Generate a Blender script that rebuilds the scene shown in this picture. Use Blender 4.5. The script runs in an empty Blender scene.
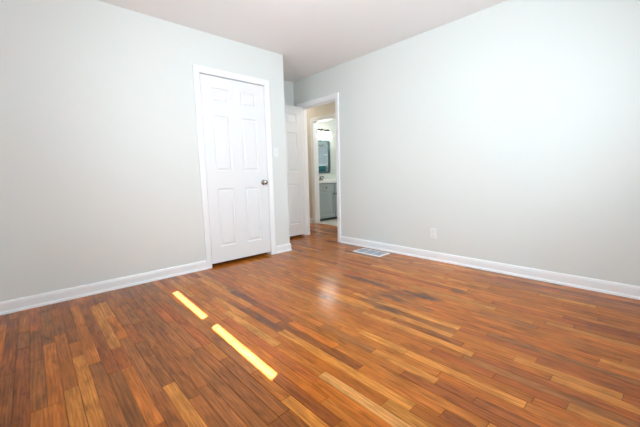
import bpy, bmesh, math, random
from mathutils import Vector, Matrix

random.seed(7)
scene = bpy.context.scene
COL = scene.collection

# ------------------------------------------------------------------ camera
FPX = 314.157                      # focal length in pixels of the 640 px wide frame
YAW, PITCH, ROLL = 0.82868, -0.11934, -0.0252
CAM_Z = 0.97
cam_data = bpy.data.cameras.new('camera')
cam_data.sensor_fit = 'HORIZONTAL'
cam_data.sensor_width = 36.0
cam_data.lens = 36.0 * FPX / 640.0
cam_data.clip_start = 0.02
cam = bpy.data.objects.new('camera', cam_data)
COL.objects.link(cam)
fw = Vector((math.cos(YAW) * math.cos(PITCH), math.sin(YAW) * math.cos(PITCH), math.sin(PITCH)))
rt = Vector((math.sin(YAW), -math.cos(YAW), 0.0))
up = rt.cross(fw)
c_, s_ = math.cos(ROLL), math.sin(ROLL)
r2 = rt * c_ + up * s_
u2 = up * c_ - rt * s_
m3 = Matrix((r2, u2, -fw)).transposed()
cam.matrix_world = Matrix.Translation((0, 0, CAM_Z)) @ m3.to_4x4()
scene.camera = cam

# ------------------------------------------------------------------ world
world = bpy.data.worlds.new('world')
scene.world = world
world.use_nodes = True
nt = world.node_tree
nt.nodes.clear()
w_out = nt.nodes.new('ShaderNodeOutputWorld')
w_bg = nt.nodes.new('ShaderNodeBackground')
w_tc = nt.nodes.new('ShaderNodeTexCoord')
w_sep = nt.nodes.new('ShaderNodeSeparateXYZ')
w_ramp = nt.nodes.new('ShaderNodeValToRGB')
w_ramp.color_ramp.elements[0].position = 0.0
w_ramp.color_ramp.elements[0].color = (0.34, 0.36, 0.30, 1)
w_ramp.color_ramp.elements[1].position = 1.0
w_ramp.color_ramp.elements[1].color = (0.42, 0.62, 1.0, 1)
for pos, colr in ((0.49, (0.40, 0.42, 0.36, 1)), (0.51, (0.95, 0.98, 1.0, 1)), (0.7, (0.66, 0.82, 1.0, 1))):
    el = w_ramp.color_ramp.elements.new(pos)
    el.color = colr
w_map = nt.nodes.new('ShaderNodeMapRange')
w_map.inputs['From Min'].default_value = -1.0
w_map.inputs['From Max'].default_value = 1.0
nt.links.new(w_tc.outputs['Generated'], w_sep.inputs[0])
nt.links.new(w_sep.outputs['Z'], w_map.inputs['Value'])
nt.links.new(w_map.outputs[0], w_ramp.inputs[0])
nt.links.new(w_ramp.outputs[0], w_bg.inputs['Color'])
w_bg.inputs['Strength'].default_value = 0.55
nt.links.new(w_bg.outputs[0], w_out.inputs['Surface'])

# ------------------------------------------------------------------ sun (low morning sun through the gap under the shades)
SUN_DIR = Vector((0.89 * math.cos(math.radians(30)), 0.45 * math.cos(math.radians(30)), -0.5)).normalized()
sun_data = bpy.data.lights.new('sun', 'SUN')
sun_data.energy = 170.0
sun_data.angle = math.radians(0.4)
sun_data.color = (1.0, 0.86, 1.15)
sun = bpy.data.objects.new('sun', sun_data)
sun.rotation_euler = SUN_DIR.to_track_quat('-Z', 'Y').to_euler()
sun.location = (-4, -2, 4)
COL.objects.link(sun)


def area(name, loc, direction, sx, sy, energy, color, spread=180):
    d = bpy.data.lights.new(name, 'AREA')
    d.shape = 'RECTANGLE'
    d.size, d.size_y = sx, sy
    d.energy = energy
    d.color = color
    d.spread = math.radians(spread)
    o = bpy.data.objects.new(name, d)
    o.location = loc
    o.rotation_euler = Vector(direction).to_track_quat('-Z', 'Y').to_euler()
    COL.objects.link(o)
    return o


# daylight entering at the windows of the room (all behind or beside the camera)
area('daylight_left_window', (-0.585, 1.28, 1.50), (1, 0, 0), 1.6, 1.1, 21.5, (0.775, 0.93, 1.03), 132)
area('daylight_back_window', (1.90, -0.485, 1.40), (0, 1, 0), 1.6, 1.05, 20.0, (0.775, 0.93, 1.03), 128)

# ------------------------------------------------------------------ exposure
scene.view_settings.view_transform = 'Standard'
scene.view_settings.look = 'None'
scene.view_settings.gamma = 1.0
scene.view_settings.use_curve_mapping = False
scene.view_settings.exposure = 0.30
scene.cycles.max_bounces = 12
scene.cycles.diffuse_bounces = 8
scene.cycles.glossy_bounces = 4
scene.cycles.sample_clamp_indirect = 6.0


# ------------------------------------------------------------------ materials
def mat(name, color, rough=0.5, metallic=0.0, spec=0.5, bump=0.0, bump_scale=60.0, vary=0.0):
    m = bpy.data.materials.new(name)
    m.use_nodes = True
    t = m.node_tree
    b = t.nodes['Principled BSDF']
    b.inputs['Base Color'].default_value = (*color, 1)
    b.inputs['Roughness'].default_value = rough
    b.inputs['Metallic'].default_value = metallic
    b.inputs['Specular IOR Level'].default_value = spec
    tc = t.nodes.new('ShaderNodeTexCoord')
    no = t.nodes.new('ShaderNodeTexNoise')
    no.inputs['Scale'].default_value = bump_scale
    no.inputs['Detail'].default_value = 3.0
    t.links.new(tc.outputs['Object'], no.inputs['Vector'])
    if bump > 0:
        bp = t.nodes.new('ShaderNodeBump')
        bp.inputs['Strength'].default_value = bump
        bp.inputs['Distance'].default_value = 0.002
        t.links.new(no.outputs['Fac'], bp.inputs['Height'])
        t.links.new(bp.outputs[0], b.inputs['Normal'])
    mx = t.nodes.new('ShaderNodeMix')
    mx.data_type = 'RGBA'
    mx.inputs[6].default_value = (*color, 1)
    mx.inputs[7].default_value = (*[c * (1 - vary) for c in color], 1)
    t.links.new(no.outputs['Fac'], mx.inputs[0])
    t.links.new(mx.outputs[2], b.inputs['Base Color'])
    return m


def emission_mat(name, color, strength):
    m = bpy.data.materials.new(name)
    m.use_nodes = True
    t = m.node_tree
    b = t.nodes['Principled BSDF']
    b.inputs['Base Color'].default_value = (0.9, 0.9, 0.9, 1)
    b.inputs['Emission Color'].default_value = (*color, 1)
    b.inputs['Emission Strength'].default_value = strength
    return m


def glass_mat():
    m = bpy.data.materials.new('window_glass')
    m.use_nodes = True
    t = m.node_tree
    t.nodes.clear()
    o = t.nodes.new('ShaderNodeOutputMaterial')
    tr = t.nodes.new('ShaderNodeBsdfTransparent')
    gl = t.nodes.new('ShaderNodeBsdfGlossy')
    gl.inputs['Roughness'].default_value = 0.02
    mx = t.nodes.new('ShaderNodeMixShader')
    mx.inputs[0].default_value = 0.06
    t.links.new(tr.outputs[0], mx.inputs[1])
    t.links.new(gl.outputs[0], mx.inputs[2])
    t.links.new(mx.outputs[0], o.inputs['Surface'])
    return m


M = {
    'wall': mat('wall_paint', (0.735, 0.768, 0.750), 0.55, bump=0.06, bump_scale=220, vary=0.01),
    'hall': mat('hall_paint', (0.75, 0.71, 0.62), 0.6, bump=0.06, bump_scale=220, vary=0.01),
    'bath': mat('bathroom_paint', (0.60, 0.64, 0.61), 0.5, bump=0.05, bump_scale=220, vary=0.01),
    'ceiling': mat('ceiling_paint', (0.87, 0.862, 0.86), 0.8, bump=0.08, bump_scale=160, vary=0.01),
    'trim': mat('white_trim_paint', (0.90, 0.915, 0.935), 0.32, bump=0.02, bump_scale=80),
    'door': mat('white_door_paint', (0.825, 0.84, 0.855), 0.35, bump=0.05, bump_scale=140),
    'plate': mat('white_plastic', (0.84, 0.85, 0.85), 0.3),
    'slot': mat('dark_slot', (0.03, 0.03, 0.03), 0.6),
    'vent': mat('white_enamel', (0.85, 0.86, 0.87), 0.35),
    'vent_dark': mat('duct_grey', (0.18, 0.19, 0.21), 0.6),
    'louver': mat('grey_louvre_enamel', (0.34, 0.37, 0.41), 0.4),
    'nickel': mat('satin_nickel', (0.42, 0.40, 0.38), 0.25, metallic=1.0),
    'chrome': mat('chrome', (0.62, 0.64, 0.66), 0.12, metallic=1.0),
    'faucet': mat('brushed_steel', (0.22, 0.22, 0.22), 0.35, metallic=1.0),
    'hinge': mat('painted_hinge', (0.80, 0.80, 0.80), 0.35),
    'cab': mat('grey_cabinet_paint', (0.37, 0.42, 0.43), 0.4, bump=0.03, bump_scale=60),
    'toe': mat('dark_toe_kick', (0.06, 0.065, 0.065), 0.6),
    'counter': mat('white_cultured_marble', (0.86, 0.86, 0.84), 0.2, vary=0.05, bump_scale=8),
    'frame_dark': mat('dark_slate_frame', (0.055, 0.095, 0.105), 0.35),
    'mirror': mat('mirror_glass', (0.52, 0.63, 0.65), 0.01, metallic=1.0),
    'black': mat('black_metal', (0.015, 0.015, 0.015), 0.4, metallic=0.6),
    'bulb': emission_mat('lit_frosted_glass', (1.0, 0.95, 0.88), 16.0),
    'shade': mat('white_shade_fabric', (0.80, 0.80, 0.78), 0.9, bump=0.1, bump_scale=400),
    'teal': mat('teal_terry', (0.05, 0.20, 0.25), 0.95, bump=0.6, bump_scale=300, vary=0.2),
    'glass': glass_mat(),
    'ext': mat('exterior_siding', (0.55, 0.54, 0.50), 0.8),
}


def tile_mat():
    m = bpy.data.materials.new('bathroom_tile')
    m.use_nodes = True
    t = m.node_tree
    b = t.nodes['Principled BSDF']
    b.inputs['Roughness'].default_value = 0.3
    tc = t.nodes.new('ShaderNodeTexCoord')
    br = t.nodes.new('ShaderNodeTexBrick')
    br.offset = 0.0
    br.inputs['Color1'].default_value = (0.72, 0.70, 0.64, 1)
    br.inputs['Color2'].default_value = (0.76, 0.74, 0.69, 1)
    br.inputs['Mortar'].default_value = (0.55, 0.53, 0.48, 1)
    br.inputs['Scale'].default_value = 1.0
    br.inputs['Mortar Size'].default_value = 0.004
    br.inputs['Brick Width'].default_value = 0.3
    br.inputs['Row Height'].default_value = 0.3
    t.links.new(tc.outputs['Object'], br.inputs['Vector'])
    t.links.new(br.outputs['Color'], b.inputs['Base Color'])
    return m


M['tile'] = tile_mat()


def wood_mat():
    """Oak strip flooring: each board has its own colour (attribute 'tone') and its own grain (attribute 'seed')."""
    m = bpy.data.materials.new('oak_strip_floor')
    m.use_nodes = True
    t = m.node_tree
    N, L = t.nodes.new, t.links.new
    b = t.nodes['Principled BSDF']
    tone = N('ShaderNodeAttribute'); tone.attribute_name = 'tone'
    seed = N('ShaderNodeAttribute'); seed.attribute_name = 'seed'
    tc = N('ShaderNodeTexCoord')
    sc = N('ShaderNodeVectorMath'); sc.operation = 'SCALE'; sc.inputs['Scale'].default_value = 40.0
    L(seed.outputs['Color'], sc.inputs[0])
    ad = N('ShaderNodeVectorMath'); ad.operation = 'ADD'
    L(tc.outputs['Object'], ad.inputs[0]); L(sc.outputs[0], ad.inputs[1])

    def stretched(sx, sy, scale, detail, distort=0.0):
        mp = N('ShaderNodeMapping')
        mp.inputs['Scale'].default_value = (sx, sy, 1.0)
        L(ad.outputs[0], mp.inputs['Vector'])
        n = N('ShaderNodeTexNoise')
        n.inputs['Scale'].default_value = scale
        n.inputs['Detail'].default_value = detail
        n.inputs['Distortion'].default_value = distort
        L(mp.outputs[0], n.inputs['Vector'])
        return n

    fine = stretched(1.0, 0.035, 260.0, 3.0)          # pores
    med = stretched(1.0, 0.09, 70.0, 4.0, 0.8)        # growth rings
    cloud = stretched(1.0, 0.35, 9.0, 2.0, 0.5)       # slow change of colour
    knot = stretched(1.0, 0.30, 16.0, 2.0, 1.2)        # dark streaks and knots
    # cathedral figure
    mpw = N('ShaderNodeMapping'); mpw.inputs['Scale'].default_value = (1.0, 0.12, 1.0)
    L(ad.outputs[0], mpw.inputs['Vector'])
    wv = N('ShaderNodeTexWave'); wv.wave_type = 'BANDS'; wv.bands_direction = 'X'
    wv.inputs['Scale'].default_value = 22.0
    wv.inputs['Distortion'].default_value = 9.0
    wv.inputs['Detail'].default_value = 2.0
    wv.inputs['Detail Scale'].default_value = 0.8
    L(mpw.outputs[0], wv.inputs['Vector'])

    def mul(a, fac_out, lo, hi, f0, f1):
        mr = N('ShaderNodeMapRange')
        mr.inputs['From Min'].default_value = f0; mr.inputs['From Max'].default_value = f1
        mr.inputs['To Min'].default_value = lo; mr.inputs['To Max'].default_value = hi
        L(fac_out, mr.inputs['Value'])
        v = N('ShaderNodeVectorMath'); v.operation = 'SCALE'
        L(a, v.inputs[0]); L(mr.outputs[0], v.inputs['Scale'])
        return v.outputs[0]

    col = mul(tone.outputs['Color'], fine.outputs['Fac'], 0.90, 1.08, 0.3, 0.7)
    col = mul(col, med.outputs['Fac'], 0.68, 1.28, 0.3, 0.7)
    col = mul(col, cloud.outputs['Fac'], 0.80, 1.18, 0.3, 0.7)
    col = mul(col, wv.outputs['Fac'], 0.88, 1.07, 0.0, 1.0)
    col = mul(col, knot.outputs['Fac'], 0.72, 1.03, 0.28, 0.42)

    # worn grey and black stains in the middle of the room (real marks in the finish)
    stain_total = None
    wob = N('ShaderNodeTexNoise'); wob.inputs['Scale'].default_value = 14.0; wob.inputs['Detail'].default_value = 4.0
    mpb = N('ShaderNodeMapping'); mpb.inputs['Scale'].default_value = (2.6, 0.5, 1.0)
    L(tc.outputs['Object'], mpb.inputs['Vector']); L(mpb.outputs[0], wob.inputs['Vector'])
    for (sx, sy, rx, ry, st, rag) in STAINS:
        mp = N('ShaderNodeMapping')
        mp.vector_type = 'POINT'
        mp.inputs['Location'].default_value = (-sx / rx, -sy / ry, 0)
        mp.inputs['Scale'].default_value = (1 / rx, 1 / ry, 0)
        L(tc.outputs['Object'], mp.inputs['Vector'])
        ln = N('ShaderNodeVectorMath'); ln.operation = 'LENGTH'
        L(mp.outputs[0], ln.inputs[0])
        aw = N('ShaderNodeMath'); aw.operation = 'MULTIPLY_ADD'
        aw.inputs[1].default_value = 2.8 * rag; aw.inputs[2].default_value = -1.4 * rag
        L(wob.outputs['Fac'], aw.inputs[0])
        sm = N('ShaderNodeMath'); sm.operation = 'ADD'
        L(ln.outputs['Value'], sm.inputs[0]); L(aw.outputs[0], sm.inputs[1])
        mr = N('ShaderNodeMapRange')
        mr.interpolation_type = 'SMOOTHSTEP'
        mr.inputs['From Min'].default_value = 0.35; mr.inputs['From Max'].default_value = 1.15
        mr.inputs['To Min'].default_value = st; mr.inputs['To Max'].default_value = 0.0
        L(sm.outputs[0], mr.inputs['Value'])
        if stain_total is None:
            stain_total = mr.outputs[0]
        else:
            mxm = N('ShaderNodeMath'); mxm.operation = 'MAXIMUM'
            L(stain_total, mxm.inputs[0]); L(mr.outputs[0], mxm.inputs[1])
            stain_total = mxm.outputs[0]
    mx = N('ShaderNodeMix'); mx.data_type = 'RGBA'
    L(stain_total, mx.inputs[0]); L(col, mx.inputs[6])
    mx.inputs[7].default_value = (0.060, 0.036, 0.022, 1)
    L(mx.outputs[2], b.inputs['Base Color'])
    rr = N('ShaderNodeMapRange')
    rr.inputs['To Min'].default_value = 0.12; rr.inputs['To Max'].default_value = 0.26
    L(cloud.outputs['Fac'], rr.inputs['Value'])
    L(rr.outputs[0], b.inputs['Roughness'])
    b.inputs['Specular IOR Level'].default_value = 0.23
    bp = N('ShaderNodeBump'); bp.inputs['Strength'].default_value = 0.25; bp.inputs['Distance'].default_value = 0.003
    wav = stretched(1.0, 0.5, 28.0, 1.0)
    L(wav.outputs['Fac'], bp.inputs['Height'])
    L(bp.outputs[0], b.inputs['Normal'])
    return m


STAINS = [   # x, y, half width, half length, strength, ragged
    (2.21, 1.24, 0.06, 0.20, 0.8, 1),
    (2.03, 1.38, 0.06, 0.17, 0.65, 1),
    (1.82, 1.28, 0.06, 0.15, 0.65, 1),
    (1.90, 1.48, 0.07, 0.14, 0.5, 1),
    (2.12, 1.40, 0.08, 0.2, 0.5, 1),
    (2.50, 1.06, 0.055, 0.09, 0.6, 1),
    (2.20, 1.78, 0.045, 0.34, 0.6, 1),
    (1.661, 1.777, 0.020, 0.030, 0.97, 0.1),
    (1.20, 2.30, 0.035, 0.28, 0.55, 1),
    (1.09, 1.75, 0.03, 0.25, 0.55, 1),
]
M['wood'] = wood_mat()
M['gap'] = mat('dark_joint', (0.035, 0.014, 0.006), 0.8)


# ------------------------------------------------------------------ mesh helpers
def box(bm, x0, x1, y0, y1, z0, z1, mi=0):
    v = [bm.verts.new(p) for p in ((x0, y0, z0), (x1, y0, z0), (x1, y1, z0), (x0, y1, z0),
                                   (x0, y0, z1), (x1, y0, z1), (x1, y1, z1), (x0, y1, z1))]
    for f in ((0, 3, 2, 1), (4, 5, 6, 7), (0, 1, 5, 4), (1, 2, 6, 5), (2, 3, 7, 6), (3, 0, 4, 7)):
        fc = bm.faces.new([v[i] for i in f])
        fc.material_index = mi
    return v


def loft(bm, rings, closed_ring=True, cap=True, mi=0):
    vs = [[bm.verts.new(p) for p in r] for r in rings]
    n = len(vs[0])
    for a, b in zip(vs[:-1], vs[1:]):
        rng = range(n) if closed_ring else range(n - 1)
        for i in rng:
            j = (i + 1) % n
            f = bm.faces.new((a[i], a[j], b[j], b[i]))
            f.material_index = mi
    if cap and closed_ring:
        for r, rev in ((vs[0], True), (vs[-1], False)):
            try:
                f = bm.faces.new(list(reversed(r)) if rev else r)
                f.material_index = mi
            except ValueError:
                pass
    return vs


def lathe(bm, origin, axis, profile, seg=24, mi=0, cap=True):
    """profile: (radius, distance along axis)"""
    ax = Vector(axis).normalized()
    a = ax.orthogonal().normalized()
    b = ax.cross(a)
    o = Vector(origin)
    rings = []
    for r, d in profile:
        r = max(r, 1e-5)
        rings.append([o + ax * d + (a * math.cos(2 * math.pi * k / seg) + b * math.sin(2 * math.pi * k / seg)) * r for k in range(seg)])
    loft(bm, rings, True, cap, mi)


def tube(bm, pts, r, seg=12, mi=0):
    pts = [Vector(p) for p in pts]
    rings = []
    prev = None
    for i, p in enumerate(pts):
        d = (pts[min(i + 1, len(pts) - 1)] - pts[max(i - 1, 0)]).normalized()
        a = d.orthogonal().normalized() if prev is None else (prev - d * prev.dot(d)).normalized()
        prev = a
        b = d.cross(a)
        rings.append([p + (a * math.cos(2 * math.pi * k / seg) + b * math.sin(2 * math.pi * k / seg)) * r for k in range(seg)])
    loft(bm, rings, True, True, mi)


def obj(name, bm, material, parent=None, bevel=0.0, smooth=False, loc=None):
    bmesh.ops.recalc_face_normals(bm, faces=bm.faces[:])
    me = bpy.data.meshes.new(name)
    bm.to_mesh(me)
    bm.free()
    for mm in (material if isinstance(material, (list, tuple)) else [material]):
        me.materials.append(mm)
    if smooth:
        for p in me.polygons:
            p.use_smooth = True
        me.set_sharp_from_angle(angle=math.radians(35))
    o = bpy.data.objects.new(name, me)
    COL.objects.link(o)
    if parent is not None:
        o.parent = parent
    if loc is not None:
        o.location = loc
    if bevel > 0:
        md = o.modifiers.new('bevel', 'BEVEL')
        md.width = bevel
        md.segments = 2
        md.limit_method = 'ANGLE'
        md.angle_limit = math.radians(40)
    return o


def struct(name, bm, material, label=None, category=None, parent=None, **kw):
    o = obj(name, bm, material, parent, **kw)
    if parent is None:
        o['kind'] = 'structure'
        if label:
            o['label'] = label
        if category:
            o['category'] = category
    return o


def thing(name, label, cat, loc=(0, 0, 0), rotz=0.0, group=None, kind=None):
    o = bpy.data.objects.new(name, None)
    o.empty_display_size = 0.1
    COL.objects.link(o)
    o.location = loc
    o.rotation_euler = (0, 0, rotz)
    o['label'] = label
    o['category'] = cat
    if group:
        o['group'] = group
    if kind:
        o['kind'] = kind
    return o


def wall_x(bm, x0, x1, y0, y1, z0, z1, holes):
    """wall slab between x0 and x1 running along y; holes: (y0, y1, z0, z1) in rising y"""
    y = y0
    for h0, h1, g0, g1 in holes:
        if h0 > y:
            box(bm, x0, x1, y, h0, z0, z1)
        if g0 > z0:
            box(bm, x0, x1, h0, h1, z0, g0)
        if g1 < z1:
            box(bm, x0, x1, h0, h1, g1, z1)
        y = h1
    if y < y1:
        box(bm, x0, x1, y, y1, z0, z1)


def wall_y(bm, y0, y1, x0, x1, z0, z1, holes):
    x = x0
    for h0, h1, g0, g1 in holes:
        if h0 > x:
            box(bm, x, h0, y0, y1, z0, z1)
        if g0 > z0:
            box(bm, h0, h1, y0, y1, z0, g0)
        if g1 < z1:
            box(bm, h0, h1, y0, y1, g1, z1)
        x = h1
    if x < x1:
        box(bm, x, x1, y0, y1, z0, z1)


# ------------------------------------------------------------------ room dimensions (metres)
XL, XR = -0.60, 3.254          # bedroom side walls
YB, YA = -0.50, 3.284          # wall behind the camera, closet wall
YR = 4.107                     # back of the alcove
XC = 2.455                     # end of the closet wall
H = 2.46
XR2 = 3.370                    # hall face of the right wall
XH, XH2 = 4.24, 4.36           # hall far wall / bathroom face of it
YBATH = 5.38                   # bathroom mirror wall
XBR = 6.00
CD = (1.378, 2.168, 0.0, 2.057)      # closet door opening x0 x1 z0 z1
DO = (3.158, 3.951, 0.0, 2.046)      # bedroom doorway in the right wall (y0 y1), rough
BO = (4.030, 4.778, 0.0, 2.046)      # bathroom doorway in hall wall, rough
WL = ((0.425, 1.258, 0.85, 2.10), (1.308, 2.095, 0.85, 2.10))
TILT = 0.0215                  # sill and hem bars tilted to slant the sun strips
WB = (1.10, 2.70, 0.85, 1.95)
WH = (3.98, 4.53, 1.24, 1.82)

# ------------------------------------------------------------------ floor: strip boards, one quad per board
BW, BX0 = 0.0574, 0.079
TONES = {
    'L': (0.51, 0.182, 0.028), 'P': (0.64, 0.28, 0.075), 'D': (0.275, 0.074, 0.013),
    'R': (0.35, 0.088, 0.014), 'G': (0.31, 0.100, 0.020), 'M': (0.425, 0.124, 0.015),
    'B': (0.275, 0.086, 0.016),  # darker tone that stands in for weaker light on the left
}
PLACED = [  # x of a point on the board, y0, y1, tone : boards that stand out in the room
    (0.305, 2.10, 2.96, 'L'), (0.335, 2.60, 2.99, 'L'), (0.113, 1.40, 2.15, 'L'), (0.055, 1.35, 1.83, 'L'),
    (0.283, 1.30, 1.83, 'M'), (0.400, 1.05, 1.53, 'L'), (1.003, 1.90, 2.43, 'L'), (1.17, 1.63, 2.45, 'D'),
    (0.95, 0.50, 1.075, 'P'), (0.742, 0.70, 1.06, 'L'), (0.722, 1.06, 1.32, 'M'), (0.80, 0.80, 1.22, 'D'),
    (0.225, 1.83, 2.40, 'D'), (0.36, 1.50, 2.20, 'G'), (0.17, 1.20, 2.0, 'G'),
    (1.632, 0.62, 1.10, 'L'), (1.400, 0.32, 0.89, 'L'), (1.340, 0.65, 1.02, 'L'), (1.305, 0.48, 0.65, 'D'),
    (1.54, 0.48, 0.80, 'R'), (1.145, 0.35, 0.54, 'D'), (2.44, 0.24, 0.80, 'R'), (2.445, -0.10, 0.24, 'R'),
    (2.21, 0.46, 0.80, 'G'), (1.80, 0.05, 0.46, 'L'), (1.715, -0.10, 0.29, 'L'), (1.54, 0.20, 0.48, 'R'),
    (2.20, 1.52, 2.05, 'D'), (1.742, 1.38, 1.73, 'L'), (0.68, 1.75, 2.6, 'R'), (0.74, 2.0, 2.9, 'G'),
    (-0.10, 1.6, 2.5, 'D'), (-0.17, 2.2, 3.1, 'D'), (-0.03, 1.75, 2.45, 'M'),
]


def build_floor():
    bm = bmesh.new()
    tone = bm.loops.layers.float_color.new('tone')
    seed = bm.loops.layers.float_color.new('seed')
    rnd = random.Random(11)
    G_MIN, G_MAX = 0.0005, 0.0017
    x_min, x_max = XL - 0.02, XH + 0.01
    c0 = math.floor((x_min - BX0) / BW)
    c1 = math.ceil((x_max - BX0) / BW)

    def tint(xc):
        r = rnd.random()
        if xc < 0.75 and rnd.random() < 0.45:  # left boards painted darker for the dimmer light there
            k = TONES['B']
        elif r < 0.13:
            k = TONES['L']
        elif r < 0.22:
            k = TONES['R']
        elif r < 0.30:
            k = TONES['G']
        elif r < 0.36:
            k = TONES['D']
        else:
            k = TONES['M']
        s = rnd.uniform(0.86, 1.12)
        w = rnd.uniform(-0.07, 0.07)
        return (k[0] * s, k[1] * s * (1 + w), k[2] * s * (1 + 2 * w))

    def plank(xa, xb, ya, yb, colr):
        # a shallow board: top face, and sides that go down into the joint
        d = 0.004
        e = 0.0
        g = G_MIN + (G_MAX - G_MIN) * rnd.random() ** 2
        t = [bm.verts.new(p) for p in ((xa + g + e, ya + g + e, 0), (xb - g - e, ya + g + e, 0), (xb - g - e, yb - g - e, 0), (xa + g + e, yb - g - e, 0))]
        q = [bm.verts.new(p) for p in ((xa + g, ya + g, -d), (xb - g, ya + g, -d), (xb - g, yb - g, -d), (xa + g, yb - g, -d))]
        fs = [bm.faces.new(t)]
        for i in range(4):
            j = (i + 1) % 4
            fs.append(bm.faces.new((t[j], t[i], q[i], q[j])))
        sd = (rnd.random(), rnd.random(), rnd.random(), 1)
        for f in fs:
            for lp in f.loops:
                lp[tone] = (*colr, 1)
                lp[seed] = sd

    for c in range(c0, c1):
        xa = max(BX0 + c * BW, x_min)
        xb = min(BX0 + (c + 1) * BW, x_max)
        if xb - xa < 0.004:
            continue
        y_lo, y_hi = (YB - 0.02, YR + 0.02) if xb < XR2 else (2.22, 6.02)
        fixed = sorted([(p[1], p[2], TONES[p[3]]) for p in PLACED if BX0 + c * BW <= p[0] < BX0 + (c + 1) * BW])
        y = y_lo
        segs = []

        def fill(a, b):
            yy = a
            first = True
            while b - yy > 1e-4:
                ln = rnd.uniform(0.28, 1.05)
                if first:
                    ln *= rnd.uniform(0.5, 1.0)
                    first = False
                if b - (yy + ln) < 0.2:
                    ln = b - yy
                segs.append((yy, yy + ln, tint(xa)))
                yy += ln
        for a, b, k in fixed:
            a = max(a, y)
            if b - a < 0.05:
                continue
            if a > y:
                fill(y, a)
            s = rnd.uniform(0.95, 1.05)
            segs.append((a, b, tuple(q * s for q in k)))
            y = b
        fill(y, y_hi)
        for a, b, k in segs:
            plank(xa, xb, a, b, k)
    # bed under the boards
    for xa, xb, ya, yb in ((XL - 0.02, XR2, YB - 0.02, YR + 0.02), (XR2, XH + 0.01, 2.22, 6.02)):
        for vv in (box(bm, xa, xb, ya, yb, -0.06, -0.0035, 1),):
            pass
    bm.normal_update()
    me = bpy.data.meshes.new('floor')
    bm.to_mesh(me)
    bm.free()
    me.materials.append(M['wood'])
    me.materials.append(M['gap'])
    o = bpy.data.objects.new('floor', me)
    COL.objects.link(o)
    o['kind'] = 'structure'
    o['label'] = 'worn orange oak strip floor running from the bedroom into the hallway'
    return o


build_floor()
bm = bmesh.new(); box(bm, XH + 0.012, XBR, 3.30, YBATH, -0.06, -0.002)
struct('floor_bathroom', bm, M['tile'], 'pale cream tiled floor of the bathroom beyond the hallway')

# ------------------------------------------------------------------ ceiling and walls
bm = bmesh.new(); box(bm, XL - 0.14, XBR + 0.12, YB - 0.14, 6.14, H, H + 0.1)
struct('ceiling', bm, M['ceiling'], 'plain white ceiling over the room')

bm = bmesh.new(); wall_x(bm, XL - 0.12, XL, YB, YR, 0, H, WL)
struct('wall_left', bm, M['wall'], 'pale grey-green wall with the window pair beside the camera')
bm = bmesh.new(); wall_y(bm, YB - 0.12, YB, XL - 0.12, XR2, 0, H, (WB,))
struct('wall_back', bm, M['wall'], 'pale grey-green wall behind the camera')
bm = bmesh.new()
wall_y(bm, YA, YA + 0.10, XL, XC, 0, H, ((CD[0], CD[1], 0, CD[3]),))
box(bm, XC - 0.10, XC, YA + 0.10, YR, 0, H)
struct('wall_closet', bm, M['wall'], 'pale grey wall around the closed closet door, ending at the alcove')
bm = bmesh.new(); box(bm, XL - 0.12, XR, YR, YR + 0.10, 0, H)
struct('wall_alcove', bm, M['wall'], 'narrow shaded alcove wall above the open white door')
bm = bmesh.new(); wall_x(bm, XR, XR2, YB, 6.0, 0, H, ((DO[0], DO[1], 0, DO[3]),))
struct('wall_right', bm, M['wall'], 'long pale grey wall with outlet, right of the doorway')
bm = bmesh.new()
wall_x(bm, XH, XH2, 2.2, 6.0, 0, H, ((BO[0], BO[1], 0, BO[3]),))
struct('wall_hallway', bm, M['hall'], 'tan hallway wall around the bathroom doorway')
bm = bmesh.new()
box(bm, XR2, XH, 2.10, 2.2, 0, H); box(bm, XR2, XH2, 6.0, 6.10, 0, H)
struct('wall_hallway_ends', bm, M['hall'], 'hallway end walls out of sight')
bm = bmesh.new()
box(bm, XH2, XBR + 0.12, YBATH, YBATH + 0.1, 0, H)
struct('wall_bathroom_back', bm, M['bath'], 'white bathroom wall carrying the mirror and lit fixture')
bm = bmesh.new()
box(bm, XH2, XBR + 0.12, 3.20, 3.30, 0, H)
wall_x(bm, XBR, XBR + 0.12, 3.30, YBATH, 0, H, (WH,))
struct('wall_bathroom_side', bm, M['bath'], 'white bathroom walls out of sight, with the small window')


# ------------------------------------------------------------------ baseboards
BASE_PROFILE = [(0.0, 0.096), (0.004, 0.096), (0.009, 0.090), (0.0105, 0.080), (0.012, 0.074), (0.012, 0.021), (0.016, 0.019), (0.0195, 0.013), (0.021, 0.0), (0.0, 0.0)]


def baseboard(name, pts, material=None, label=None):
    """pts: plan polyline along the wall face; the room lies to the right of the walking direction"""
    bm = bmesh.new()
    P = [Vector((p[0], p[1])) for p in pts]
    rings = []
    for i, p in enumerate(P):
        dirs = []
        if i > 0:
            dirs.append((P[i] - P[i - 1]).normalized())
        if i < len(P) - 1:
            dirs.append((P[i + 1] - P[i]).normalized())
        ns = [Vector((d.y, -d.x)) for d in dirs]
        n = ns[0] if len(ns) == 1 else (ns[0] + ns[1]) / (1 + ns[0].dot(ns[1]))
        rings.append([(p.x + n.x * a, p.y + n.y * a, z) for a, z in BASE_PROFILE])
    loft(bm, rings, True, True)
    return struct(name, bm, material or M['trim'], label)


CAS = 0.062   # casing width
baseboard('baseboard_closet_left', [(XL, YA), (CD[0] - CAS + 0.006, YA)], None, 'white baseboard left of the closet door')
baseboard('baseboard_closet_right', [(CD[1] + CAS - 0.006, YA), (XC, YA), (XC, YR), (XR, YR)], None, 'short white baseboard between closet door and alcove corner')
baseboard('baseboard_right', [(XR, DO[0] - CAS + 0.006), (XR, YB), (XL, YB), (XL, YA)], None, 'long white baseboard under the right wall')
baseboard('baseboard_hallway', [(XH, 6.0), (XH, BO[1] + CAS - 0.006)], None, 'white baseboard in the hallway left of the bathroom doorway')

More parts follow.
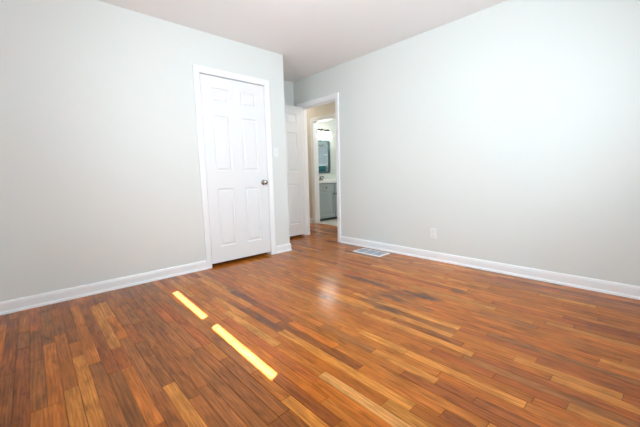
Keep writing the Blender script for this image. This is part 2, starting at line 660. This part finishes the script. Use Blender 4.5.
# ------------------------------------------------------------------ casings (mitred, moulded) with jambs
CAS_PROFILE = [(0.0, 0.0), (0.0, 0.009), (0.004, 0.011), (0.010, 0.0105), (0.013, 0.013), (0.034, 0.0155), (0.046, 0.019), (0.058, 0.019), (0.062, 0.016), (0.062, 0.0)]


def casing(bm, axis, face, out, a0, a1, top):
    """mitred casing on the wall face; axis 'x' (wall runs along x, normal along y) or 'y'"""
    def P(a, z, t):
        return (a, face + out * t, z) if axis == 'x' else (face + out * t, a, z)
    rings = []
    for which in range(4):
        r = []
        for d, t in CAS_PROFILE:
            if which == 0:
                r.append(P(a0 - d, 0.0, t))
            elif which == 1:
                r.append(P(a0 - d, top + d, t))
            elif which == 2:
                r.append(P(a1 + d, top + d, t))
            else:
                r.append(P(a1 + d, 0.0, t))
        rings.append(r)
    loft(bm, rings, True, True)


def jambs(bm, axis, f0, f1, a0, a1, top, th=0.015):
    """lining boards inside an opening of the wall between faces f0 and f1"""
    def B(a, b, z0, z1, q0=f0, q1=f1):
        if axis == 'x':
            box(bm, a, b, q0, q1, z0, z1)
        else:
            box(bm, q0, q1, a, b, z0, z1)
    B(a0, a0 + th, 0, top)
    B(a1 - th, a1, 0, top)
    B(a0 + th, a1 - th, top - th, top)


# closet
bm = bmesh.new()
casing(bm, 'x', YA, -1, CD[0] + 0.006, CD[1] - 0.006, CD[3] - 0.007)
struct('trim_1', bm, M['trim'], 'white moulded casing around the closed closet door')
bm = bmesh.new(); jambs(bm, 'x', YA, YA + 0.10, CD[0], CD[1], CD[3], 0.009)
# stops behind the leaf
box(bm, CD[0] + 0.009, CD[0] + 0.020, YA + 0.042, YA + 0.10, 0, CD[3] - 0.009)
box(bm, CD[1] - 0.020, CD[1] - 0.009, YA + 0.042, YA + 0.10, 0, CD[3] - 0.009)
struct('trim_2', bm, M['trim'], 'white jamb lining of the closet doorway')
# bedroom doorway
bm = bmesh.new()
casing(bm, 'y', XR, -1, DO[0] + 0.010, DO[1] - 0.010, DO[3] - 0.006)
struct('trim_3', bm, M['trim'], 'white moulded casing around the open bedroom doorway')
bm = bmesh.new(); jambs(bm, 'y', XR, XR2, DO[0], DO[1], DO[3], 0.016)
box(bm, XR + 0.045, XR + 0.080, DO[0] + 0.016, DO[0] + 0.027, 0, DO[3] - 0.016)
box(bm, XR + 0.045, XR + 0.080, DO[1] - 0.027, DO[1] - 0.016, 0, DO[3] - 0.016)
box(bm, XR + 0.045, XR + 0.080, DO[0] + 0.027, DO[1] - 0.027, DO[3] - 0.027, DO[3] - 0.016)
struct('trim_4', bm, M['trim'], 'white jamb lining of the bedroom doorway')
bm = bmesh.new(); casing(bm, 'y', XR2, 1, DO[0] + 0.010, DO[1] - 0.010, DO[3] - 0.006)
struct('trim_5', bm, M['trim'], 'white casing on the hallway side of the bedroom doorway')
# bathroom doorway
bm = bmesh.new(); casing(bm, 'y', XH, -1, BO[0] + 0.010, BO[1] - 0.010, BO[3] - 0.010)
struct('trim_6', bm, M['trim'], 'white casing around the bathroom doorway across the hall')
bm = bmesh.new(); jambs(bm, 'y', XH, XH2, BO[0], BO[1], BO[3], 0.016)
struct('trim_7', bm, M['trim'], 'white jamb lining of the bathroom doorway')
bm = bmesh.new()
loft(bm, [[(XH - 0.02, y, -0.002), (XH - 0.012, y, 0.007), (XH + 0.045, y, 0.007), (XH + 0.055, y, -0.002)] for y in (BO[0] + 0.016, BO[1] - 0.016)])
struct('trim_8', bm, mat('oak_threshold', (0.42, 0.16, 0.05), 0.35, vary=0.3, bump_scale=30), 'low wooden threshold strip at the bathroom doorway')


# ------------------------------------------------------------------ six panel doors
def door_leaf_bm(w, h, th):
    """moulded six panel leaf in local coordinates: x 0..w, y 0..th (front at y = 0), z 0..h"""
    s = w / 0.77
    xs = [0, 0.115 * s, 0.315 * s, 0.455 * s, 0.655 * s, w]
    k = h / 2.003
    zs = [0, 0.178 * k, 0.820 * k, 1.008 * k, 1.604 * k, 1.738 * k, 1.888 * k, h]
    bm = bmesh.new()
    rings_def = [(0.0, 0.0), (0.003, 0.006), (0.010, 0.0105), (0.018, 0.0105), (0.034, 0.002), (0.036, 0.002)]
    for side in (0, 1):
        def P(x, z, d):
            return (x, d if side == 0 else th - d, z)
        for i in range(5):
            for j in range(7):
                x0, x1, z0, z1 = xs[i], xs[i + 1], zs[j], zs[j + 1]
                if i in (1, 3) and j in (1, 3, 5):
                    prev = None
                    for ins, d in rings_def:
                        r = [bm.verts.new(P(x, z, d)) for x, z in ((x0 + ins, z0 + ins), (x1 - ins, z0 + ins), (x1 - ins, z1 - ins), (x0 + ins, z1 - ins))]
                        if prev:
                            for a in range(4):
                                b = (a + 1) % 4
                                bm.faces.new((prev[a], prev[b], r[b], r[a]))
                        prev = r
                    bm.faces.new(prev)
                else:
                    bm.faces.new([bm.verts.new(P(x, z, 0)) for x, z in ((x0, z0), (x1, z0), (x1, z1), (x0, z1))])
    for a, b in (((0, 0), (w, 0)), ((w, 0), (w, h)), ((w, h), (0, h)), ((0, h), (0, 0))):
        bm.faces.new([bm.verts.new(p) for p in ((a[0], 0, a[1]), (b[0], 0, b[1]), (b[0], th, b[1]), (a[0], th, a[1]))])
    bmesh.ops.remove_doubles(bm, verts=bm.verts[:], dist=0.0002)
    return bm


def knob_set(parent, x, z, th):
    for yy, d in ((0.0, -1), (th, 1)):
        bm = bmesh.new()
        lathe(bm, (x, yy, z), (0, d, 0), [(0.012, 0.0), (0.0115, 0.022), (0.013, 0.028), (0.022, 0.034), (0.0265, 0.043), (0.0275, 0.052), (0.0255, 0.060), (0.018, 0.065), (0.0, 0.067)], 28)
        k = obj('door_knob', bm, M['nickel'], parent, smooth=True)
        bm = bmesh.new()
        lathe(bm, (x, yy, z), (0, d, 0), [(0.033, 0.0), (0.0325, 0.004), (0.028, 0.008), (0.016, 0.011), (0.0125, 0.012)], 28)
        obj('rosette', bm, M['nickel'], k, smooth=True)


def hinge(parent, x, y, z, axis_x=1):
    bm = bmesh.new()
    for i in range(5):
        lathe(bm, (x, y, z - 0.045 + i * 0.018), (0, 0, 1), [(0.0055, 0.0005), (0.0062, 0.0015), (0.0062, 0.0165), (0.0055, 0.0175)], 12)
    lathe(bm, (x, y, z + 0.045), (0, 0, 1), [(0.004, 0.0), (0.0045, 0.003), (0.0, 0.006)], 12)
    box(bm, x, x + axis_x * 0.012, y + 0.003, y + 0.0055, z - 0.045, z + 0.045)
    obj('hinge', bm, M['hinge'], parent, smooth=True)


# closed closet door
LW, LH, LT = 0.764, 2.003, 0.035
d1 = thing('door_1', 'closed white six panel closet door with nickel knob', 'door', (1.391, YA + 0.003, 0.037), kind='structure')
obj('door_leaf', door_leaf_bm(LW, LH, LT), M['door'], d1, bevel=0.0015)
knob_set(d1, LW - 0.060, 0.872, LT)
for hz in (0.245, 1.785):
    hinge(d1, -0.004, -0.004, hz)
# bedroom door, swung open into the alcove
d2 = thing('door_2', 'white six panel bedroom door swung open into the alcove', 'door', (3.244, 3.935, 0.036), math.pi, kind='structure')
LW2 = 0.755
obj('door_leaf', door_leaf_bm(LW2, LH, LT), M['door'], d2, bevel=0.0015)
knob_set(d2, LW2 - 0.060, 0.872, LT)
for hz in (0.245, 1.0, 1.785):
    hinge(d2, -0.003, -0.003, hz)

# ------------------------------------------------------------------ windows
def window(name, axis, f_in, f_out, a0, a1, z0, z1, label, mull=None):
    """frame, sashes with a meeting rail, panes, interior casing and stool. axis: direction along the wall"""
    root = thing(name, label, 'window', (0, 0, 0), kind='structure')
    sgn = 1 if f_out > f_in else -1
    fr = f_in + (f_out - f_in) * 0.45
    fr2 = f_in + (f_out - f_in) * 0.85

    def B(bm, a, b, q0, q1, zz0, zz1):
        q0, q1 = min(q0, q1), max(q0, q1)
        if axis == 'x':
            box(bm, a, b, q0, q1, zz0, zz1)
        else:
            box(bm, q0, q1, a, b, zz0, zz1)
    t = 0.022
    bm = bmesh.new()
    B(bm, a0, a0 + t, fr, fr2, z0, z1); B(bm, a1 - t, a1, fr, fr2, z0, z1)
    B(bm, a0 + t, a1 - t, fr, fr2, z0, z0 + t); B(bm, a0 + t, a1 - t, fr, fr2, z1 - t, z1)
    obj('window_frame', bm, M['trim'], root)
    zm = (z0 + z1) / 2
    mid = (fr + fr2) / 2
    for q0, q1, s0, s1 in ((fr, mid, z0 + t, zm + 0.015), (mid, fr2, zm - 0.015, z1 - t)):
        bm = bmesh.new()
        A0, A1 = a0 + t, a1 - t
        w = 0.03
        B(bm, A0, A0 + w, q0, q1, s0, s1); B(bm, A1 - w, A1, q0, q1, s0, s1)
        B(bm, A0 + w, A1 - w, q0, q1, s0, s0 + w); B(bm, A0 + w, A1 - w, q0, q1, s1 - w, s1)
        sash = obj('sash', bm, M['trim'], root)
        bm = bmesh.new()
        qm = (q0 + q1) / 2
        B(bm, A0 + w, A1 - w, qm - 0.002, qm + 0.002, s0 + w, s1 - w)
        obj('pane', bm, M['glass'], sash)
    return root


for i, w in enumerate(WL):
    window('window_%d' % (i + 1), 'y', XL, XL - 0.12, w[0], w[1], w[2], w[3], 'white sash window of the pair in the left wall, shade lowered')
window('window_3', 'x', YB, YB - 0.12, WB[0], WB[1], WB[2], WB[3], 'wide sash window behind the camera')
window('window_4', 'y', XBR, XBR + 0.12, WH[0], WH[1], WH[2], WH[3], 'small bathroom window seen in the mirror')
# stool and casing of the left pair
bm = bmesh.new()
for v in box(bm, XL - 0.05, XL + 0.030, WL[0][0] - 0.08, WL[1][1] + 0.08, 0.857, 0.884):
    v.co.z += TILT * (v.co.y - 1.28)
struct('trim_9', bm, M['trim'], 'white window stool under the left window pair', bevel=0.003)
SHADE_Z = 0.959
t = thing('roller_shade', 'added white roller shade blocking the sun at the window behind the camera', 'window shade', (WB[0], YB - 0.04, 0))  # unseen shade added to keep the sun out here
bm = bmesh.new(); box(bm, 0.002, WB[1] - WB[0] - 0.002, -0.001, 0.001, WB[2] + 0.02, WB[3] - 0.03)
obj('shade_cloth', bm, M['shade'], t)
bm = bmesh.new(); box(bm, 0.002, WB[1] - WB[0] - 0.002, -0.006, 0.006, WB[2] + 0.001, WB[2] + 0.022)
obj('hem_bar', bm, M['trim'], t, bevel=0.002)
bm = bmesh.new(); lathe(bm, (0.002, 0, WB[3] - 0.025), (1, 0, 0), [(0.022, 0.0), (0.022, WB[1] - WB[0] - 0.004)], 16)
obj('roller', bm, M['trim'], t, smooth=True)
for i, w in enumerate(WL):
    t = thing('roller_shade', 'white roller shade lowered almost to the sill of the left window pair', 'window shade', (XL - 0.04, w[0], 0), group='roller shades of the left window pair')
    bm = bmesh.new(); box(bm, -0.001, 0.001, 0.002, w[1] - w[0] - 0.002, SHADE_Z + 0.02, w[3] - 0.03)
    obj('shade_cloth', bm, M['shade'], t)
    bm = bmesh.new()
    for v in box(bm, -0.006, 0.006, 0.002, w[1] - w[0] - 0.002, SHADE_Z, SHADE_Z + 0.034):
        v.co.z += TILT * (v.co.y + w[0] - 1.28)
    obj('hem_bar', bm, M['trim'], t, bevel=0.002)
    bm = bmesh.new(); lathe(bm, (0, 0.002, w[3] - 0.03), (0, 1, 0), [(0.02, 0.0), (0.02, w[1] - w[0] - 0.004)], 16)
    obj('roller', bm, M['trim'], t, smooth=True)

# ------------------------------------------------------------------ added ceiling lamps (unseen fill light above the frame)
def added_ceiling_lamp(label, x, y, energy, color, glow):
    t = thing('added_ceiling_lamp', label, 'ceiling light', (x, y, H))
    bm = bmesh.new(); lathe(bm, (0, 0, 0), (0, 0, -1), [(0.16, 0.0), (0.16, 0.02), (0.15, 0.03)], 32)
    obj('base', bm, M['plate'], t, smooth=True)
    bm = bmesh.new(); lathe(bm, (0, 0, -0.03), (0, 0, -1), [(0.145, 0.0), (0.14, 0.03), (0.115, 0.06), (0.07, 0.082), (0.0, 0.09)], 32)
    obj('glass_bowl', bm, glow, t, smooth=True)
    d = bpy.data.lights.new('bulb', 'POINT')  # point light added under the bowl as fill
    d.energy = energy
    d.color = color
    d.shadow_soft_size = 0.12
    o = bpy.data.objects.new('bulb', d)
    o.location = (0, 0, -0.27)
    o.parent = t
    COL.objects.link(o)


added_ceiling_lamp('added unseen round glass fill lamp in the middle of the bedroom ceiling', 1.32, 1.50, 16.0, (0.93, 0.985, 0.99), emission_mat('fill_glow_bowl', (1.0, 0.96, 0.9), 3.0))  # added to brighten the bedroom's far walls and door
added_ceiling_lamp('added unseen round glass fill lamp in the bathroom', 5.1, 3.95, 14.0, (0.97, 0.98, 1.0), emission_mat('cool_fill_glow_bowl', (1.0, 0.98, 0.95), 2.0))  # added bathroom fill, in place of a light at its window
HALL_FILL_GLOW = emission_mat('warm_fill_glow_bowl', (1.0, 0.92, 0.8), 2.0)
added_ceiling_lamp('added unseen round glass hallway fill lamp beyond the bathroom doorway', 3.80, 5.25, 4.0, (1.0, 0.93, 0.82), HALL_FILL_GLOW)  # added to lighten the hall wall beside the bathroom
added_ceiling_lamp('added unseen round glass hallway fill lamp at the near end of the hall', 3.80, 2.85, 7.5, (1.0, 0.95, 0.88), HALL_FILL_GLOW)  # added to light the open bedroom door from the hall

# ------------------------------------------------------------------ light switch
sw = thing('light_switch', 'white toggle light switch on the wall strip right of the closet door', 'light switch', (2.290, YA, 1.272))
bm = bmesh.new(); box(bm, -0.035, 0.035, -0.006, 0.0, -0.057, 0.057)
obj('cover_plate', bm, M['plate'], sw, bevel=0.003)
bm = bmesh.new(); loft(bm, [[(-0.005, -0.006, -0.012), (0.005, -0.006, -0.012), (0.005, -0.006, 0.012), (-0.005, -0.006, 0.012)],
                            [(-0.004, -0.019, 0.003), (0.004, -0.019, 0.003), (0.004, -0.017, 0.011), (-0.004, -0.017, 0.011)]])
obj('toggle', bm, M['plate'], sw)
for z in (-0.03, 0.03):
    bm = bmesh.new(); lathe(bm, (0, -0.006, z), (0, -1, 0), [(0.0032, 0.0), (0.003, 0.001), (0.0, 0.0012)], 12)
    obj('screw', bm, M['plate'], sw)

# ------------------------------------------------------------------ outlet
ou = thing('wall_outlet', 'white duplex outlet low on the long right wall', 'outlet', (XR, 1.686, 0.302))
bm = bmesh.new(); box(bm, -0.006, 0.0, -0.036, 0.036, -0.058, 0.058)
obj('cover_plate', bm, M['plate'], ou, bevel=0.003)
for z in (-0.0195, 0.0195):
    bm = bmesh.new()
    ring = []
    for k in range(24):
        a = 2 * math.pi * k / 24
        yy = 0.017 * math.cos(a)
        zz = max(-0.0135, min(0.0135, 0.017 * math.sin(a)))
        ring.append((yy, zz))
    loft(bm, [[(-0.006, y, z + q) for y, q in ring], [(-0.0085, y * 0.97, z + q * 0.97) for y, q in ring]])
    rc = obj('receptacle', bm, M['plate'], ou)
    bm = bmesh.new()
    box(bm, -0.0088, -0.0080, -0.0075, -0.0055, z - 0.002, z + 0.006)
    box(bm, -0.0088, -0.0080, 0.0055, 0.0075, z - 0.001, z + 0.005)
    lathe(bm, (-0.0080, 0, z - 0.008), (-1, 0, 0), [(0.0026, 0.0), (0.0026, 0.0008)], 12)
    obj('slots', bm, M['slot'], rc)
bm = bmesh.new(); lathe(bm, (-0.006, 0, 0), (-1, 0, 0), [(0.0032, 0.0), (0.003, 0.001), (0.0, 0.0012)], 12)
obj('screw', bm, M['plate'], ou)

# ------------------------------------------------------------------ floor register
fv = thing('floor_vent', 'white metal floor register set in the boards beside the right wall', 'floor vent', (3.068, 2.416, 0.0))
VX, VY = 0.112, 0.210
bm = bmesh.new()
rings = []
for ins, z in ((0.0, 0.0), (0.001, 0.0025), (0.005, 0.0055), (0.020, 0.0065), (0.022, 0.005), (0.022, 0.0005)):
    rings.append([(-VX + ins, -VY + ins, z), (VX - ins, -VY + ins, z), (VX - ins, VY - ins, z), (-VX + ins, VY - ins, z)])
loft(bm, rings, True, False)
obj('frame', bm, M['vent'], fv)
bm = bmesh.new(); box(bm, -VX + 0.02, VX - 0.02, -VY + 0.02, VY - 0.02, 0.0003, 0.0012)
obj('duct_opening', bm, M['vent_dark'], fv)
bm = bmesh.new()
bm.free()
for q in (-1, 1):
    yc = q * (VY - 0.022) / 3
    bm = bmesh.new()
    box(bm, -VX + 0.021, VX - 0.021, yc - 0.004, yc + 0.004, 0.001, 0.0062)
    obj('divider', bm, M['vent'], fv)
bm = bmesh.new()
span = (2 * VX - 0.044)
nl = 15
for i in range(nl):
    xc = -VX + 0.022 + span * (i + 0.5) / nl
    loft(bm, [[(xc - 0.0040, y, 0.0020), (xc - 0.0028, y, 0.0013), (xc + 0.0042, y, 0.0050), (xc + 0.0030, y, 0.0058)] for y in (-VY + 0.021, VY - 0.021)])
obj('louvres', bm, M['louver'], fv)
bm = bmesh.new(); box(bm, -0.012, 0.004, -VY + 0.030, -VY + 0.036, 0.004, 0.012)
obj('damper_lever', bm, M['vent'], fv, bevel=0.001)

# ------------------------------------------------------------------ bathroom vanity
VX0, VX1, VYF = 4.385, 5.475, 4.87
va = thing('vanity_cabinet', 'grey bathroom vanity cabinet with drawers over panel doors', 'vanity', (VX0, VYF, 0.0))
W = VX1 - VX0
D = YBATH - VYF - 0.003
bm = bmesh.new()
box(bm, 0, 0.018, 0.022, D, 0.055, 0.815); box(bm, W - 0.018, W, 0.022, D, 0.055, 0.815)
box(bm, 0.018, W - 0.018, 0.022, D, 0.055, 0.073); box(bm, 0.018, W - 0.018, D - 0.010, D, 0.073, 0.815)
box(bm, 0.018, W - 0.018, 0.022, 0.040, 0.073, 0.815)
obj('carcass', bm, M['cab'], va, bevel=0.002)
bm = bmesh.new(); box(bm, 0.02, W - 0.02, 0.06, D, 0.0, 0.055)
obj('toe_kick', bm, M['toe'], va)


def shaker(bm, x0, x1, z0, z1, fr=0.055, y0=0.0, th=0.02):
    box(bm, x0, x0 + fr, y0, y0 + th, z0, z1)
    box(bm, x1 - fr, x1, y0, y0 + th, z0, z1)
    box(bm, x0 + fr, x1 - fr, y0, y0 + th, z0, z0 + fr)
    box(bm, x0 + fr, x1 - fr, y0, y0 + th, z1 - fr, z1)
    box(bm, x0 + fr, x1 - fr, y0 + 0.010, y0 + th, z0 + fr, z1 - fr)


def cab_knob(parent, x, z):
    bm = bmesh.new()
    lathe(bm, (x, 0.0, z), (0, -1, 0), [(0.006, 0), (0.006, 0.010), (0.014, 0.016), (0.016, 0.022), (0.012, 0.027), (0.0, 0.029)], 18)
    obj('knob', bm, M['black'], parent, smooth=True)


half = W / 2
for q in (0, 1):
    x0, x1 = 0.008 + q * half, half - 0.006 + q * half
    bm = bmesh.new(); box(bm, x0, x1, 0.0, 0.02, 0.640, 0.800)
    dr = obj('drawer', bm, M['cab'], va, bevel=0.003)
    cab_knob(dr, (x0 + x1) / 2, 0.715)
    bm = bmesh.new(); shaker(bm, x0, x1, 0.065, 0.622)
    dd = obj('door', bm, M['cab'], va, bevel=0.0015)
    cab_knob(dd, x1 - 0.028 if q == 0 else x0 + 0.028, 0.575)

# counter top with oval basin
ct = thing('countertop', 'white vanity top with an oval basin on the grey cabinet', 'countertop', (VX0, VYF, 0.0))
bm = bmesh.new()
X0, X1, Y0, Y1, Z0, Z1 = 0.0 - 0.018, W + 0.012, -0.025, D, 0.816, 0.862
cx, cy, ax, ay = 0.53, 0.27, 0.20, 0.15
NS = 48
outer, inner = [], []
for k in range(NS):
    a = 2 * math.pi * (k + 0.5) / NS
    dx, dy = math.cos(a), math.sin(a)
    tt = min((X1 - cx) / dx if dx > 0 else (X0 - cx) / dx, (Y1 - cy) / dy if dy > 0 else (Y0 - cy) / dy)
    outer.append((cx + dx * tt, cy + dy * tt))
    inner.append((cx + ax * dx, cy + ay * dy))
# square the four corners by snapping the nearest ring point
for corner in ((X0, Y0), (X1, Y0), (X1, Y1), (X0, Y1)):
    i = min(range(NS), key=lambda n: (outer[n][0] - corner[0]) ** 2 + (outer[n][1] - corner[1]) ** 2)
    outer[i] = corner
rings = [[(x, y, Z0) for x, y in inner], [(x, y, Z0) for x, y in outer], [(x, y, Z1) for x, y in outer], [(x, y, Z1) for x, y in inner]]
for s, dz in ((0.97, 0.012), (0.9, 0.05), (0.7, 0.10), (0.35, 0.125), (0.05, 0.13)):
    rings.append([(cx + (x - cx) * s, cy + (y - cy) * s, Z1 - dz) for x, y in inner])
loft(bm, rings, True, False)
obj('slab', bm, M['counter'], ct)
bm = bmesh.new(); box(bm, X0, X1, D - 0.018, D, Z1, Z1 + 0.028)
for v in bm.verts:
    v.co += Vector((VX0, VYF, 0.0005))
bs = obj('backsplash', bm, M['counter'], bevel=0.002)
bs['label'] = 'low white backsplash strip along the wall behind the vanity top'
bs['category'] = 'backsplash'

# faucet
fa = thing('faucet', 'small grey metal basin faucet on the white vanity top', 'faucet', (VX0 + 0.53, VYF + 0.45, 0.8625))
bm = bmesh.new()
lathe(bm, (0, 0, 0), (0, 0, 1), [(0.028, 0.0), (0.028, 0.006), (0.020, 0.012), (0.017, 0.05), (0.016, 0.085), (0.012, 0.092), (0.0, 0.094)], 24)
box(bm, -0.075, 0.075, -0.022, 0.022, 0.0, 0.008)
obj('body', bm, M['faucet'], fa, smooth=True)
bm = bmesh.new(); tube(bm, [(0, 0, 0.06), (0, -0.04, 0.085), (0, -0.085, 0.088), (0, -0.115, 0.075), (0, -0.12, 0.06)], 0.010)
obj('spout', bm, M['faucet'], fa, smooth=True)
for sx in (-0.055, 0.055):
    bm = bmesh.new()
    lathe(bm, (sx, 0, 0.006), (0, 0, 1), [(0.018, 0.0), (0.014, 0.02), (0.012, 0.035), (0.015, 0.04), (0.0, 0.044)], 18)
    tube(bm, [(sx, 0, 0.042), (sx * 1.9, -0.004, 0.052)], 0.006)
    obj('handle', bm, M['faucet'], fa, smooth=True)

# mirror with rounded corners
MX0, MX1, MZ0, MZ1 = 4.69, 5.288, 1.03, 1.785


def rrect(x0, x1, z0, z1, r, n=6):
    pts = []
    for cxx, czz, a0 in ((x1 - r, z1 - r, 0), (x0 + r, z1 - r, 90), (x0 + r, z0 + r, 180), (x1 - r, z0 + r, 270)):
        for k in range(n + 1):
            a = math.radians(a0 + 90 * k / n)
            pts.append((cxx + r * math.cos(a), czz + r * math.sin(a)))
    return pts


mi = thing('wall_mirror', 'dark framed mirror with rounded corners above the vanity', 'mirror', (0, YBATH, 0))
ro = rrect(MX0, MX1, MZ0, MZ1, 0.06)
ri = rrect(MX0 + 0.046, MX1 - 0.046, MZ0 + 0.040, MZ1 - 0.040, 0.03)
bm = bmesh.new()
loft(bm, [[(x, 0.0, z) for x, z in ro], [(x, -0.024, z) for x, z in ro], [(x, -0.024, z) for x, z in ri], [(x, -0.008, z) for x, z in ri]], True, False)
obj('frame', bm, M['frame_dark'], mi)
bm = bmesh.new()
loft(bm, [[(x, -0.002, z) for x, z in ri], [(x, -0.009, z) for x, z in ri]])
obj('mirror_glass', bm, M['mirror'], mi)

# vanity light
vl = thing('vanity_light', 'lit three lamp fixture with black bar above the mirror', 'wall light', (4.985, YBATH, 2.005))
bm = bmesh.new(); box(bm, -0.25, 0.25, -0.026, 0.0, -0.014, 0.014)
obj('back_bar', bm, M['black'], vl, bevel=0.004)
for sx in (-0.19, 0.0, 0.19):
    bm = bmesh.new()
    tube(bm, [(sx, -0.02, 0.0), (sx, -0.07, 0.012), (sx, -0.105, 0.005), (sx, -0.11, -0.02)], 0.009)
    lathe(bm, (sx, -0.11, -0.045), (0, 0, 1), [(0.028, 0.0), (0.026, 0.03), (0.012, 0.036)], 18)
    arm = obj('arm', bm, M['black'], vl, smooth=True)
    bm = bmesh.new()
    lathe(bm, (sx, -0.11, -0.046), (0, 0, -1), [(0.030, 0.0), (0.045, 0.03), (0.055, 0.08), (0.060, 0.13), (0.050, 0.135), (0.0, 0.135)], 24)
    obj('lamp_shade', bm, M['bulb'], arm, smooth=True)

# towel under the bathroom window
tw = thing('hand_towel', 'teal towel on a rail seen in the bathroom mirror', 'towel', (XBR, 4.25, 0.0))
bm = bmesh.new(); tube(bm, [(0, -0.32, 1.22), (-0.06, -0.32, 1.22), (-0.06, 0.32, 1.22), (0, 0.32, 1.22)], 0.008)
obj('rail', bm, M['chrome'], tw, smooth=True)
bm = bmesh.new()
path = [(-0.045, 0.72), (-0.047, 1.0), (-0.047, 1.2), (-0.053, 1.232), (-0.06, 1.236), (-0.068, 1.232), (-0.074, 1.2), (-0.076, 0.95), (-0.078, 0.60)]
rings = []
for k in range(25):
    yy = -0.27 + 0.54 * k / 24
    wv = 0.004 * math.sin(k * 0.9)
    rings.append([(a + wv * (1.236 - z) * 2, yy, z) for a, z in path] + [(a - (0.006 if a < -0.06 else -0.006) * 1.0 + wv * (1.236 - z) * 2, yy, z - 0.004 if z > 1.19 else z) for a, z in reversed(path)])
loft(bm, rings, True, True)
obj('towel_cloth', bm, M['teal'], tw, smooth=True)
